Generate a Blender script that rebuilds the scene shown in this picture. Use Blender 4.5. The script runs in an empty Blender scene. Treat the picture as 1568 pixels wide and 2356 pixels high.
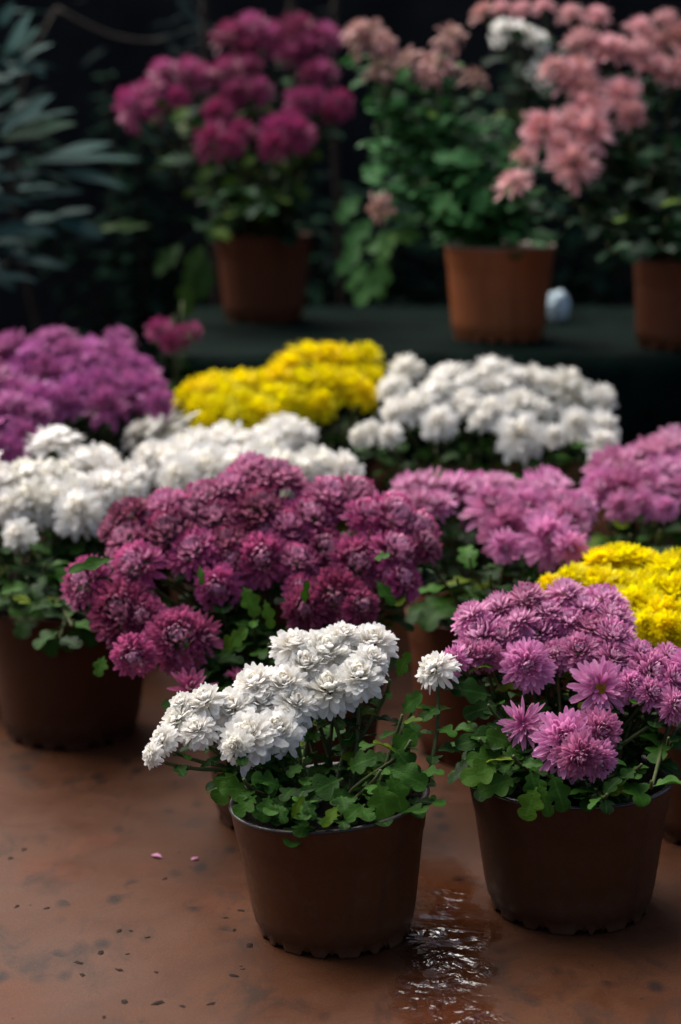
import bpy, math, random
from mathutils import Vector, Matrix, Quaternion, noise

R = math.radians
S = bpy.context.scene
COL = S.collection
rng = random.Random(11)

# ------------------------------------------------------------------ camera
F = 4396.0            # focal length in pixels of a 1568 x 2356 view of the photograph
CX, CY = 784.0, 1178.0
CAM_H = 1.08
PITCH = R(11.7)
cam_d = bpy.data.cameras.new('camera')
cam = bpy.data.objects.new('camera', cam_d)
COL.objects.link(cam)
cam.location = (0, 0, CAM_H)
cam.rotation_euler = (R(90) - PITCH, 0, 0)
cam_d.sensor_fit = 'VERTICAL'
cam_d.sensor_height = 36.0
cam_d.lens = 36.0 * F / 2356.0
cam_d.clip_start = 0.05
cam_d.clip_end = 500
cam_d.dof.use_dof = True
cam_d.dof.focus_distance = 2.52
cam_d.dof.aperture_fstop = 2.1
S.camera = cam

# ------------------------------------------------------------------ sky and sun
SUN_EL, SUN_AZ = 54.0, -45.0       # azimuth measured from +Y (away from the camera), negative to the left
w = bpy.data.worlds.new('World')
S.world = w
w.use_nodes = True
nt = w.node_tree
bg = nt.nodes['Background']
sky = nt.nodes.new('ShaderNodeTexSky')
sky.sky_type = 'NISHITA'
sky.sun_disc = False
sky.sun_elevation = R(SUN_EL)
sky.sun_rotation = R(SUN_AZ)
sky.air_density = 1.0
sky.dust_density = 4.0
sky.ozone_density = 1.0
nt.links.new(sky.outputs['Color'], bg.inputs['Color'])
bg.inputs['Strength'].default_value = 0.066

sun_d = bpy.data.lights.new('sun', 'SUN')
sun_d.energy = 3.0
sun_d.angle = R(60)
sun_d.color = (1.0, 0.96, 0.90)
sun = bpy.data.objects.new('sun', sun_d)
COL.objects.link(sun)
_d = Vector((math.sin(R(SUN_AZ)) * math.cos(R(SUN_EL)), math.cos(R(SUN_AZ)) * math.cos(R(SUN_EL)), math.sin(R(SUN_EL))))
sun.rotation_euler = _d.to_track_quat('Z', 'Y').to_euler()
sun.location = _d * 20

S.view_settings.view_transform = 'Standard'
S.view_settings.look = 'None'
S.view_settings.exposure = 1.12
S.view_settings.gamma = 1.0

# ------------------------------------------------------------------ helpers
def at(px, py, Y):
    x = (px - CX) / F
    y = -(py - CY) / F
    c, s = math.cos(PITCH), math.sin(PITCH)
    d = Vector((x, c + y * s, -s + y * c))
    return Vector((0, 0, CAM_H)) + d * (Y / d.y)

def axis_depth(p):
    return p.y * math.cos(PITCH) + (CAM_H - p.z) * math.sin(PITCH)

def ground_x(px, Y, z):
    d = Y * math.cos(PITCH) + (CAM_H - z) * math.sin(PITCH)
    return (px - CX) / F * d

class MB:
    """collects vertices, faces and a colour per vertex into one mesh"""
    def __init__(self):
        self.v, self.f, self.c = [], [], []
    def add(self, vs, fs, cs=None):
        o = len(self.v)
        self.v.extend(tuple(p) for p in vs)
        self.f.extend(tuple(i + o for i in q) for q in fs)
        self.c.extend(cs if cs else [(0, 0, 0, 1)] * len(vs))
    def mesh(self, name, mat, smooth=True):
        me = bpy.data.meshes.new(name)
        me.from_pydata(self.v, [], self.f)
        a = me.color_attributes.new('pc', 'FLOAT_COLOR', 'POINT')
        flat = [k for q in self.c for k in q]
        a.data.foreach_set('color', flat)
        if smooth:
            me.polygons.foreach_set('use_smooth', [True] * len(me.polygons))
        me.materials.append(mat)
        me.update()
        return me

def link(name, me, parent=None, loc=(0, 0, 0)):
    o = bpy.data.objects.new(name, me)
    COL.objects.link(o)
    o.location = loc
    if parent:
        o.parent = parent
    return o

def tag(o, label, cat, group=None, kind=None):
    o['label'] = label
    o['category'] = cat
    if group: o['group'] = group
    if kind: o['kind'] = kind
    return o

def structure(o):
    o['kind'] = 'structure'
    return o

def thing(name, loc, label, cat, group=None):
    o = bpy.data.objects.new(name, None)
    o.empty_display_size = 0.05
    COL.objects.link(o)
    o.location = loc
    return tag(o, label, cat, group)

def tube(mb, pts, r0, r1, n=6, col=(0, 0.5, 0, 1)):
    vs, fs = [], []
    m = len(pts)
    up = Vector((0.13, 0.97, 0.2)).normalized()
    for i, p in enumerate(pts):
        t = (pts[min(i + 1, m - 1)] - pts[max(i - 1, 0)]).normalized()
        a = t.cross(up)
        if a.length < 1e-4: a = t.cross(Vector((1, 0, 0)))
        a.normalize()
        b = t.cross(a)
        r = r0 + (r1 - r0) * i / (m - 1)
        for k in range(n):
            q = 2 * math.pi * k / n
            vs.append(p + a * (r * math.cos(q)) + b * (r * math.sin(q)))
    for i in range(m - 1):
        for k in range(n):
            k2 = (k + 1) % n
            fs.append((i * n + k, i * n + k2, (i + 1) * n + k2, (i + 1) * n + k))
    fs.append(tuple(range(n - 1, -1, -1)))
    fs.append(tuple((m - 1) * n + k for k in range(n)))
    mb.add(vs, fs, [col] * len(vs))

def bez(p0, p1, p2, p3, n):
    out = []
    for i in range(n + 1):
        t = i / n
        u = 1 - t
        out.append(p0 * u**3 + p1 * (3 * u * u * t) + p2 * (3 * u * t * t) + p3 * t**3)
    return out

def box(mb, lo, hi, jitter=0.0):
    x0, y0, z0 = lo; x1, y1, z1 = hi
    vs = [(x0, y0, z0), (x1, y0, z0), (x1, y1, z0), (x0, y1, z0), (x0, y0, z1), (x1, y0, z1), (x1, y1, z1), (x0, y1, z1)]
    mb.add(vs, [(0, 3, 2, 1), (4, 5, 6, 7), (0, 1, 5, 4), (1, 2, 6, 5), (2, 3, 7, 6), (3, 0, 4, 7)])

# ------------------------------------------------------------------ materials
def new_mat(name):
    m = bpy.data.materials.new(name)
    m.use_nodes = True
    return m, m.node_tree, m.node_tree.nodes['Principled BSDF']

def N(t, typ, **kw):
    n = t.nodes.new(typ)
    for k, v in kw.items(): setattr(n, k, v)
    return n

def mixc(t, fac, a, b, blend='MIX'):
    n = N(t, 'ShaderNodeMix', data_type='RGBA', blend_type=blend)
    for s, v in ((n.inputs[0], fac), (n.inputs[6], a), (n.inputs[7], b)):
        if hasattr(v, 'is_output'): t.links.new(v, s)
        elif isinstance(v, (int, float)): s.default_value = v
        else: s.default_value = (*v, 1)
    return n.outputs[2]

def ramp(t, src, stops):
    n = N(t, 'ShaderNodeValToRGB')
    e = n.color_ramp.elements
    while len(e) < len(stops): e.new(0.5)
    for k, (p, c) in enumerate(stops):
        e[k].position = p
        e[k].color = (*c, 1) if len(c) == 3 else c
    t.links.new(src, n.inputs[0])
    return n.outputs[0]

def tex_noise(t, scale, detail=4, rough=0.55, vec=None, dist=0.0):
    n = N(t, 'ShaderNodeTexNoise')
    n.inputs['Scale'].default_value = scale
    n.inputs['Detail'].default_value = detail
    n.inputs['Roughness'].default_value = rough
    n.inputs['Distortion'].default_value = dist
    if vec: t.links.new(vec, n.inputs['Vector'])
    return n.outputs['Fac']

def math_n(t, op, a, b=None):
    n = N(t, 'ShaderNodeMath', operation=op)
    for s, v in zip(n.inputs, (a, b)):
        if v is None: continue
        if hasattr(v, 'is_output'): t.links.new(v, s)
        else: s.default_value = v
    return n.outputs[0]

def thin(t, p, col, amount):
    """thin petal or leaf: some light passes through"""
    tr = N(t, 'ShaderNodeBsdfTranslucent')
    t.links.new(col, tr.inputs['Color'])
    mx = N(t, 'ShaderNodeMixShader')
    mx.inputs[0].default_value = amount
    t.links.new(p.outputs[0], mx.inputs[1])
    t.links.new(tr.outputs[0], mx.inputs[2])
    out = [n for n in t.nodes if n.type == 'OUTPUT_MATERIAL'][0]
    t.links.new(mx.outputs[0], out.inputs['Surface'])

def petal_mat(name, base, tip, back, vary=0.25, rough=0.5, heart=None, glow=0.3):
    m, t, p = new_mat(name)
    ca = N(t, 'ShaderNodeVertexColor', layer_name='pc')
    sp = N(t, 'ShaderNodeSeparateColor')
    t.links.new(ca.outputs['Color'], sp.inputs[0])
    s, r, rad = sp.outputs[0], sp.outputs[1], sp.outputs[2]
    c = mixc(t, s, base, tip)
    if heart:
        f = ramp(t, rad, [(0.0, (1, 1, 1)), (0.22, (0, 0, 0))])
        c = mixc(t, f, c, heart)
    g = N(t, 'ShaderNodeNewGeometry')
    c = mixc(t, math_n(t, 'MULTIPLY', g.outputs['Backfacing'], 0.75), c, back)
    oi = N(t, 'ShaderNodeObjectInfo')
    c = mixc(t, ramp(t, oi.outputs['Random'], [(0.72, (0, 0, 0)), (1.0, (.55,) * 3)]), c, base)      # older heads are duller
    k = math_n(t, 'ADD', math_n(t, 'MULTIPLY', r, vary), math_n(t, 'MULTIPLY', oi.outputs['Random'], vary * 0.8))
    hv = N(t, 'ShaderNodeHueSaturation')
    t.links.new(c, hv.inputs['Color'])
    t.links.new(math_n(t, 'SUBTRACT', 1.0 + vary * 0.45, k), hv.inputs['Value'])
    n = tex_noise(t, 60, 2)
    hv2 = N(t, 'ShaderNodeHueSaturation')
    t.links.new(hv.outputs[0], hv2.inputs['Color'])
    t.links.new(math_n(t, 'ADD', 0.485, math_n(t, 'MULTIPLY', oi.outputs['Random'], 0.02)), hv2.inputs['Hue'])
    c = hv2.outputs[0]
    t.links.new(c, p.inputs['Base Color'])
    p.inputs['Roughness'].default_value = rough
    p.inputs['Specular IOR Level'].default_value = 0.35
    thin(t, p, c, glow)
    return m

def leaf_mat(name, dark, light, yellow, rough=0.42, spec=0.4):
    m, t, p = new_mat(name)
    ca = N(t, 'ShaderNodeVertexColor', layer_name='pc')
    sp = N(t, 'ShaderNodeSeparateColor')
    t.links.new(ca.outputs['Color'], sp.inputs[0])
    c = mixc(t, sp.outputs[1], dark, light)
    c = mixc(t, sp.outputs[2], c, yellow)
    vein = ramp(t, sp.outputs[0], [(0.0, (1, 1, 1)), (0.16, (0, 0, 0))])
    c = mixc(t, math_n(t, 'MULTIPLY', vein, 0.35), c, tuple(min(1, k * 1.7 + 0.01) for k in light))
    n = tex_noise(t, 90, 3)
    c = mixc(t, math_n(t, 'MULTIPLY', n, 0.5), c, dark)
    t.links.new(c, p.inputs['Base Color'])
    p.inputs['Roughness'].default_value = rough
    p.inputs['Specular IOR Level'].default_value = spec
    b = N(t, 'ShaderNodeBump')
    b.inputs['Strength'].default_value = 0.35
    b.inputs['Distance'].default_value = 0.002
    t.links.new(n, b.inputs['Height'])
    t.links.new(b.outputs[0], p.inputs['Normal'])
    thin(t, p, c, 0.18)
    return m

def plastic_pot(name, c1, c2, dirt, rough=0.5, seed=0.0, rim=False):
    m, t, p = new_mat(name)
    tc = N(t, 'ShaderNodeTexCoord')
    mp = N(t, 'ShaderNodeMapping')
    mp.inputs['Location'].default_value = (seed, seed * 1.7, seed * 0.3)
    t.links.new(tc.outputs['Object'], mp.inputs[0])
    v = mp.outputs[0]
    n1 = tex_noise(t, 7, 5, 0.6, v)
    n2 = tex_noise(t, 45, 5, 0.7, v)
    mp2 = N(t, 'ShaderNodeMapping')
    mp2.inputs['Scale'].default_value = (30, 30, 3)
    t.links.new(v, mp2.inputs[0])
    n3 = tex_noise(t, 1.0, 3, 0.6, mp2.outputs[0])
    c = mixc(t, n1, c1, c2)
    f = ramp(t, n2, [(0.52, (0, 0, 0)), (0.72, (0.35,) * 3)])
    c = mixc(t, f, c, dirt)
    sz = N(t, 'ShaderNodeSeparateXYZ')
    t.links.new(tc.outputs['Object'], sz.inputs[0])
    low = ramp(t, math_n(t, 'ADD', sz.outputs[2], math_n(t, 'MULTIPLY', n1, 0.05)), [(0.03, (0.6,) * 3), (0.085, (0, 0, 0))])
    c = mixc(t, math_n(t, 'MULTIPLY', low, n2), c, dirt)
    f = ramp(t, n3, [(0.55, (0, 0, 0)), (0.72, (0.3,) * 3)])
    c = mixc(t, f, c, tuple(k * .25 for k in dirt))
    t.links.new(c, p.inputs['Base Color'])
    p.inputs['Specular IOR Level'].default_value = 0.5 if rough < 0.4 else 0.16
    t.links.new(ramp(t, n2, [(0.3, (rough - .12,) * 3), (0.7, (rough + .15,) * 3)]), p.inputs['Roughness'])
    b = N(t, 'ShaderNodeBump')
    b.inputs['Strength'].default_value = 0.25
    b.inputs['Distance'].default_value = 0.002
    t.links.new(n2, b.inputs['Height'])
    t.links.new(b.outputs[0], p.inputs['Normal'])
    return m

def plain(name, c1, c2, scale=12, rough=0.7, bump=0.3, spec=0.2):
    m, t, p = new_mat(name)
    tc = N(t, 'ShaderNodeTexCoord')
    n = tex_noise(t, scale, 6, 0.65, tc.outputs['Object'])
    t.links.new(mixc(t, ramp(t, n, [(0.3, (0, 0, 0)), (0.7, (1, 1, 1))]), c1, c2), p.inputs['Base Color'])
    p.inputs['Roughness'].default_value = rough
    p.inputs['Specular IOR Level'].default_value = spec
    b = N(t, 'ShaderNodeBump')
    b.inputs['Strength'].default_value = bump
    b.inputs['Distance'].default_value = 0.01
    t.links.new(n, b.inputs['Height'])
    t.links.new(b.outputs[0], p.inputs['Normal'])
    return m

PM = {
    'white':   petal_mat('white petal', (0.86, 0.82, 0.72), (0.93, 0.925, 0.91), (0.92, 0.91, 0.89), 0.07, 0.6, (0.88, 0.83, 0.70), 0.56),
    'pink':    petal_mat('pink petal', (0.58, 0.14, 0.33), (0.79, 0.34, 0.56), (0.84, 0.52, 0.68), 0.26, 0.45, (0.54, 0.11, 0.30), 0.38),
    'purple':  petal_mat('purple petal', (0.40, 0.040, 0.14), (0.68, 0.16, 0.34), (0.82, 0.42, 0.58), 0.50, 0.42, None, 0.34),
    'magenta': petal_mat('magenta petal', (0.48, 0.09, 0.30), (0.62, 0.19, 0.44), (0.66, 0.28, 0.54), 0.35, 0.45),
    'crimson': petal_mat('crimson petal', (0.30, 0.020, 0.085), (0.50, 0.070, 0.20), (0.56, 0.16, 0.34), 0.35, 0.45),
    'salmon':  petal_mat('salmon petal', (0.68, 0.28, 0.23), (0.80, 0.45, 0.46), (0.82, 0.54, 0.58), 0.25, 0.5, (0.66, 0.32, 0.17)),
    'faded':   petal_mat('faded salmon petal', (0.60, 0.34, 0.26), (0.72, 0.39, 0.39), (0.68, 0.46, 0.40), 0.35, 0.6, (0.40, 0.26, 0.16)),
    'yellow':  petal_mat('yellow petal', (0.90, 0.74, 0.001), (0.93, 0.87, 0.002), (0.93, 0.85, 0.002), 0.12, 0.6, (0.88, 0.70, 0.001), 0.5),
}
M_EYE = plain('yellow flower eye', (0.55, 0.33, 0.02), (0.35, 0.2, 0.01), 300, 0.7, 0.5)
M_LEAF = leaf_mat('chrysanthemum leaf', (0.006, 0.021, 0.003), (0.042, 0.130, 0.010), (0.13, 0.18, 0.004), 0.6, 0.1)
M_LEAF_FAR = leaf_mat('far chrysanthemum leaf', (0.004, 0.018, 0.007), (0.024, 0.098, 0.028), (0.10, 0.17, 0.005), 0.6, 0.12)
M_LEAF_PALE = leaf_mat('pale chrysanthemum leaf', (0.016, 0.070, 0.018), (0.060, 0.210, 0.055), (0.14, 0.22, 0.02), 0.6, 0.15)
M_SHRUB = leaf_mat('grey green shrub leaf', (0.012, 0.040, 0.034), (0.045, 0.110, 0.097), (0.012, 0.06, 0.018), 0.65, 0.06)
M_STEM = plain('green stem', (0.035, 0.062, 0.014), (0.075, 0.075, 0.028), 40, 0.6)
M_BARK = plain('brown bark', (0.02, 0.014, 0.009), (0.04, 0.03, 0.022), 30, 0.8)
M_SOIL = plain('wet soil', (0.003, 0.0025, 0.002), (0.011, 0.008, 0.006), 60, 0.9, 1.0, 0.08)
M_POT_A = plastic_pot('brown plastic', (0.060, 0.0195, 0.0070), (0.090, 0.030, 0.0105), (0.10, 0.052, 0.034), 0.5, 1.3)
M_POT_B = plastic_pot('dark brown plastic', (0.048, 0.0165, 0.0066), (0.072, 0.025, 0.0098), (0.085, 0.044, 0.031), 0.5, 4.1)
M_POT_C = plastic_pot('terracotta plastic', (0.26, 0.076, 0.027), (0.32, 0.102, 0.040), (0.20, 0.075, 0.038), 0.5, 7.7)
M_POT_D = plastic_pot('dull terracotta plastic', (0.085, 0.025, 0.010), (0.11, 0.034, 0.014), (0.10, 0.045, 0.027), 0.55, 9.2)
M_RIM_GREY = plastic_pot('worn grey rim', (0.020, 0.016, 0.015), (0.06, 0.052, 0.048), (0.008, 0.007, 0.006), 0.35, 2.2)
M_RIM_PALE = plastic_pot('pale worn rim', (0.22, 0.18, 0.15), (0.30, 0.25, 0.21), (0.13, 0.08, 0.06), 0.45, 3.2)
M_RIM_BLACK = plastic_pot('glossy black rim', (0.012, 0.012, 0.014), (0.02, 0.02, 0.022), (0.03, 0.02, 0.018), 0.22, 5.2)

# ------------------------------------------------------------------ floor
def floor_mat():
    m, t, p = new_mat('wet red floor')
    tc = N(t, 'ShaderNodeTexCoord')
    v = tc.outputs['Object']
    big = tex_noise(t, 2.2, 5, 0.6, v, 0.4)
    mid = tex_noise(t, 9, 6, 0.65, v, 0.6)
    fine = tex_noise(t, 140, 4, 0.7, v)
    c = mixc(t, ramp(t, mid, [(0.3, (0, 0, 0)), (0.7, (1, 1, 1))]), (0.055, 0.0168, 0.0050), (0.084, 0.028, 0.0092))
    # paler lilac wash over part of the paint
    c = mixc(t, ramp(t, big, [(0.47, (0, 0, 0)), (0.68, (0.7, 0.7, 0.7))]), c, (0.094, 0.046, 0.030))
    # redder worn patches
    red = tex_noise(t, 3.7, 4, 0.6, v, 0.3)
    c = mixc(t, ramp(t, red, [(0.58, (0, 0, 0)), (0.75, (0.6, 0.6, 0.6))]), c, (0.13, 0.031, 0.012))
    # dirt smears stretched across
    mp = N(t, 'ShaderNodeMapping')
    mp.inputs['Scale'].default_value = (10, 6.5, 1)
    mp.inputs['Rotation'].default_value = (0, 0, R(-14))
    t.links.new(v, mp.inputs[0])
    sm = tex_noise(t, 1.0, 6, 0.68, mp.outputs[0], 0.5)
    c = mixc(t, ramp(t, sm, [(0.53, (0, 0, 0)), (0.66, (0.9, 0.9, 0.9))]), c, (0.028, 0.014, 0.009))
    # small dark specks
    vo = N(t, 'ShaderNodeTexVoronoi')
    vo.inputs['Scale'].default_value = 17
    mpv = N(t, 'ShaderNodeMapping')
    mpv.inputs['Scale'].default_value = (1.1, 0.7, 1)
    mpv.inputs['Rotation'].default_value = (0, 0, R(25))
    t.links.new(v, mpv.inputs[0])
    t.links.new(mpv.outputs[0], vo.inputs['Vector'])
    keep = math_n(t, 'GREATER_THAN', tex_noise(t, 5.0, 2, 0.5, v), 0.5)
    spk = math_n(t, 'MULTIPLY', ramp(t, math_n(t, 'ADD', vo.outputs['Distance'], math_n(t, 'MULTIPLY', fine, 0.16)), [(0.17, (0.9,) * 3), (0.36, (0, 0, 0))]), keep)
    c = mixc(t, spk, c, (0.010, 0.006, 0.005))
    c = mixc(t, math_n(t, 'MULTIPLY', fine, 0.30), c, (0.045, 0.017, 0.010))
    grit = tex_noise(t, 420, 3, 0.7, v)
    c = mixc(t, ramp(t, grit, [(0.52, (0, 0, 0)), (0.70, (0.55,) * 3)]), c, (0.022, 0.010, 0.007))
    c = mixc(t, ramp(t, grit, [(0.30, (0.45,) * 3), (0.42, (0, 0, 0))]), c, (0.20, 0.10, 0.065))
    # wetness: a puddle running towards the camera between the two front pots
    sx = N(t, 'ShaderNodeSeparateXYZ')
    t.links.new(v, sx.inputs[0])
    wob = tex_noise(t, 11, 4, 0.6, v)
    cx = math_n(t, 'ADD', 0.045, math_n(t, 'MULTIPLY', wob, 0.135))
    cx = math_n(t, 'ADD', cx, math_n(t, 'MULTIPLY', math_n(t, 'SUBTRACT', sx.outputs[1], 2.3), 0.02))
    dx = math_n(t, 'ABSOLUTE', math_n(t, 'SUBTRACT', math_n(t, 'SUBTRACT', sx.outputs[0], 0.022), cx))
    wet = ramp(t, math_n(t, 'DIVIDE', dx, 0.09), [(0.30, (1, 1, 1)), (0.85, (0, 0, 0))])
    fy = N(t, 'ShaderNodeMapRange')
    t.links.new(sx.outputs[1], fy.inputs[0])
    fy.inputs[1].default_value = 2.75; fy.inputs[2].default_value = 2.5
    wet = math_n(t, 'MULTIPLY', wet, fy.outputs[0])
    c2 = mixc(t, 1.0, c, (0.80, 0.72, 0.72), 'MULTIPLY')
    c = mixc(t, wet, c, c2)
    t.links.new(c, p.inputs['Base Color'])
    dry = ramp(t, mid, [(0.3, (0.42,) * 3), (0.7, (0.62,) * 3)])
    rr = mixc(t, ramp(t, wet, [(0.0, (0, 0, 0)), (0.35, (.6,) * 3), (0.8, (1, 1, 1))]), dry, (0.07, 0.07, 0.07))
    t.links.new(rr, p.inputs['Roughness'])
    t.links.new(mixc(t, wet, (0.15,) * 3, (1.0,) * 3), p.inputs['Specular IOR Level'])
    mpw = N(t, 'ShaderNodeMapping')
    mpw.inputs['Scale'].default_value = (22, 24, 1)
    t.links.new(v, mpw.inputs[0])
    rip = math_n(t, 'ADD', math_n(t, 'MULTIPLY', tex_noise(t, 0.55, 2, 0.45, mpw.outputs[0], 0.9), 0.75), math_n(t, 'MULTIPLY', tex_noise(t, 2.3, 2, 0.5, mpw.outputs[0], 0.8), 0.13))
    h = math_n(t, 'ADD', math_n(t, 'MULTIPLY', fine, 0.25), math_n(t, 'MULTIPLY', sm, 0.5))
    b1 = N(t, 'ShaderNodeBump')
    b1.inputs['Strength'].default_value = 0.25
    b1.inputs['Distance'].default_value = 0.004
    t.links.new(h, b1.inputs['Height'])
    b2 = N(t, 'ShaderNodeBump')
    b2.inputs['Distance'].default_value = 0.042
    fy2 = N(t, 'ShaderNodeMapRange')
    t.links.new(sx.outputs[1], fy2.inputs[0])
    fy2.inputs[1].default_value = 2.62; fy2.inputs[2].default_value = 2.2
    fy2.inputs[3].default_value = -0.16; fy2.inputs[4].default_value = 0.24
    patch = ramp(t, math_n(t, 'ADD', tex_noise(t, 15, 3, 0.5, v), fy2.outputs[0]), [(0.44, (0.10,) * 3), (0.58, (1, 1, 1))])
    t.links.new(math_n(t, 'MULTIPLY', wet, patch), b2.inputs['Strength'])
    t.links.new(rip, b2.inputs['Height'])
    t.links.new(b1.outputs[0], b2.inputs['Normal'])
    t.links.new(b2.outputs[0], p.inputs['Normal'])
    return m

mb = MB()
mb.add([(-60, -60, 0), (60, -60, 0), (60, 60, 0), (-60, 60, 0)], [(0, 1, 2, 3)])
structure(link('floor', mb.mesh('floor', floor_mat(), False)))

# ------------------------------------------------------------------ dark wall behind and the bench
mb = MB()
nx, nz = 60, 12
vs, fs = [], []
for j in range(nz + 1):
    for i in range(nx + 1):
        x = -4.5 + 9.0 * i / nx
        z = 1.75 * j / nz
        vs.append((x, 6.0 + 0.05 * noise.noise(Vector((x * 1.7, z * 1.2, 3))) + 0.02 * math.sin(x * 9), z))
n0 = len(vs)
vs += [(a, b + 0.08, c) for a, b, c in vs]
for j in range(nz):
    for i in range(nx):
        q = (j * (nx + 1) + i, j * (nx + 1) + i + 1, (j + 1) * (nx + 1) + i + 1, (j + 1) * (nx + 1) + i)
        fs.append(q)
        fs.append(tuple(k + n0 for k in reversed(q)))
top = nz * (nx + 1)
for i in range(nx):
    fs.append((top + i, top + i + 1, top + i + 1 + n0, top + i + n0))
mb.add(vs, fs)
tag(link('back_wall', mb.mesh('back_wall', plain('dark wall', (0.008, 0.0095, 0.0105), (0.018, 0.020, 0.021), 5, 0.95, 0.6, 0.05))),  # near black base colour stands in for deep shade on the wall
    'near black wall, its deep shade put into the colour, behind the bench plants', 'wall')

BZ = 0.57            # height of the bench top
bench = thing('display_bench', (0, 4.8, 0), 'dark green bench along the back carrying three potted chrysanthemums', 'bench')
M_BENCH = plain('dark green paint', (0.004, 0.009, 0.008), (0.008, 0.015, 0.013), 9, 0.7)
mb = MB(); box(mb, (-0.37, -0.72, BZ - 0.045), (2.6, 0.31, BZ - 0.004)); link('bench_top', mb.mesh('bench_top', M_BENCH, False), bench)
mb = MB(); box(mb, (-0.35, -0.70, BZ - 0.17), (2.55, -0.66, BZ - 0.046)); link('front_board', mb.mesh('front_board', M_BENCH, False), bench)
for lx in (-0.30, 1.1, 2.4):
    for ly in (-0.62, 0.22):
        mb = MB(); box(mb, (lx - 0.03, ly - 0.03, 0), (lx + 0.03, ly + 0.03, BZ - 0.046))
        link('leg', mb.mesh('leg', M_BENCH, False), bench)

# green sheet laid over the bench top and hanging down its front
mb = MB()
nx, ny = 130, 40
vs, fs = [], []
for j in range(ny + 1):
    for i in range(nx + 1):
        x = -0.39 + 3.01 * i / nx
        s = 1.29 * j / ny
        q = noise.noise(Vector((x * 5, s * 4, 0.3)))
        q2 = noise.noise(Vector((x * 14, s * 9, 5.3)))
        if s < 0.22:
            y = 4.055 - 0.014 + 0.014 * math.sin(x * 17 + 2 * q) * (0.22 - s) / 0.22
            z = BZ - 0.22 + s + 0.01 * q * (0.22 - s) / 0.22
        else:
            y = 4.055 + (s - 0.22)
            z = BZ + 0.003 + 0.005 * (1 + q) + 0.003 * (1 + q2)
        vs.append((x, y, z))
for j in range(ny):
    for i in range(nx):
        fs.append((j * (nx + 1) + i, j * (nx + 1) + i + 1, (j + 1) * (nx + 1) + i + 1, (j + 1) * (nx + 1) + i))
mb.add(vs, fs)
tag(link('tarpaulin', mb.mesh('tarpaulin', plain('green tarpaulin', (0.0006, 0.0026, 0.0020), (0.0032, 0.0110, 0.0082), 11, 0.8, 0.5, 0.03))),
    'dark teal green sheet covering the back bench and hanging over its front edge', 'tarpaulin')

# ------------------------------------------------------------------ flower heads
def head_mesh(name, mat, n, rng, e0=82, e1=-28, l0=.35, l1=.80, rc=.28, zc=.28, W=.16, pt=0.85,
              cin=0.7, cout=-0.6, cup=0.25, segs=5, jit=1.0, tpow=1.0, shape='spoon'):
    mb = MB()
    for i in range(n):
        t = (i + 0.5) / n
        az = i * 2.399963 + rng.gauss(0, 0.14) * jit
        el = R(e0 + (e1 - e0) * t**tpow + rng.gauss(0, 9) * jit)
        L = (l0 + (l1 - l0) * t) * (1 + rng.gauss(0, 0.09) * jit)
        curl = cin + (cout - cin) * t + rng.gauss(0, 0.28) * jit
        ww = W * (0.72 + 0.35 * t) * (1 + rng.gauss(0, 0.14) * jit)
        tw = rng.gauss(0, 0.22) * jit
        rb = rc * math.sqrt(t)
        p = Vector((math.cos(az) * rb, math.sin(az) * rb, zc * (1 - t)))
        rad = Vector((math.cos(az), math.sin(az), 0))
        sd = Vector((-math.sin(az), math.cos(az), 0))
        rv = rng.random()
        a = el
        vs, cs = [], []
        for k in range(segs + 1):
            s = k / segs
            d = rad * math.cos(a) + Vector((0, 0, math.sin(a)))
            sdr = sd
            nn = d.cross(sdr)
            ang = tw * s
            side = sdr * math.cos(ang) + nn * math.sin(ang)
            nn = d.cross(side)
            if shape == 'spoon':
                wp = (0.34 + 0.66 * math.sin(min(1, s / 0.72) * math.pi / 2)) * (1 if s < 0.72 else math.sqrt(max(0.0, 1 - ((s - 0.72) / 0.30)**2)))
            else:
                wp = (0.38 + 0.62 * math.sin(min(1, s / 0.6) * math.pi / 2)) * (1 if s < 0.6 else (1 - ((s - 0.6) / 0.43)**1.7))
            hw = ww * 0.5 * max(wp, 0.12)
            cu = cup * hw * (1.2 - 0.5 * s)
            vs += [p - side * hw + nn * cu, p - nn * (cu * 0.35), p + side * hw + nn * cu]
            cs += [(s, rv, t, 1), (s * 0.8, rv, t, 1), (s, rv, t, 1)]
            p = p + d * (L / segs)
            a += curl / segs * (0.5 + s)
        fs = []
        for k in range(segs):
            for j in range(2):
                fs.append((k * 3 + j, (k + 1) * 3 + j, (k + 1) * 3 + j + 1, k * 3 + j + 1))
        mb.add(vs, fs, cs)
    return mb.mesh(name, mat)

def variants(kind, k, far=False, **kw):
    out = []
    for i in range(k):
        r = random.Random(hash((kind, i, 5)) & 0xffff if False else 100 * len(kind) + i * 7 + ord(kind[0]))
        out.append(head_mesh(kind + '_flower_head', PM[kind], rng=r, **kw))
    return out

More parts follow.
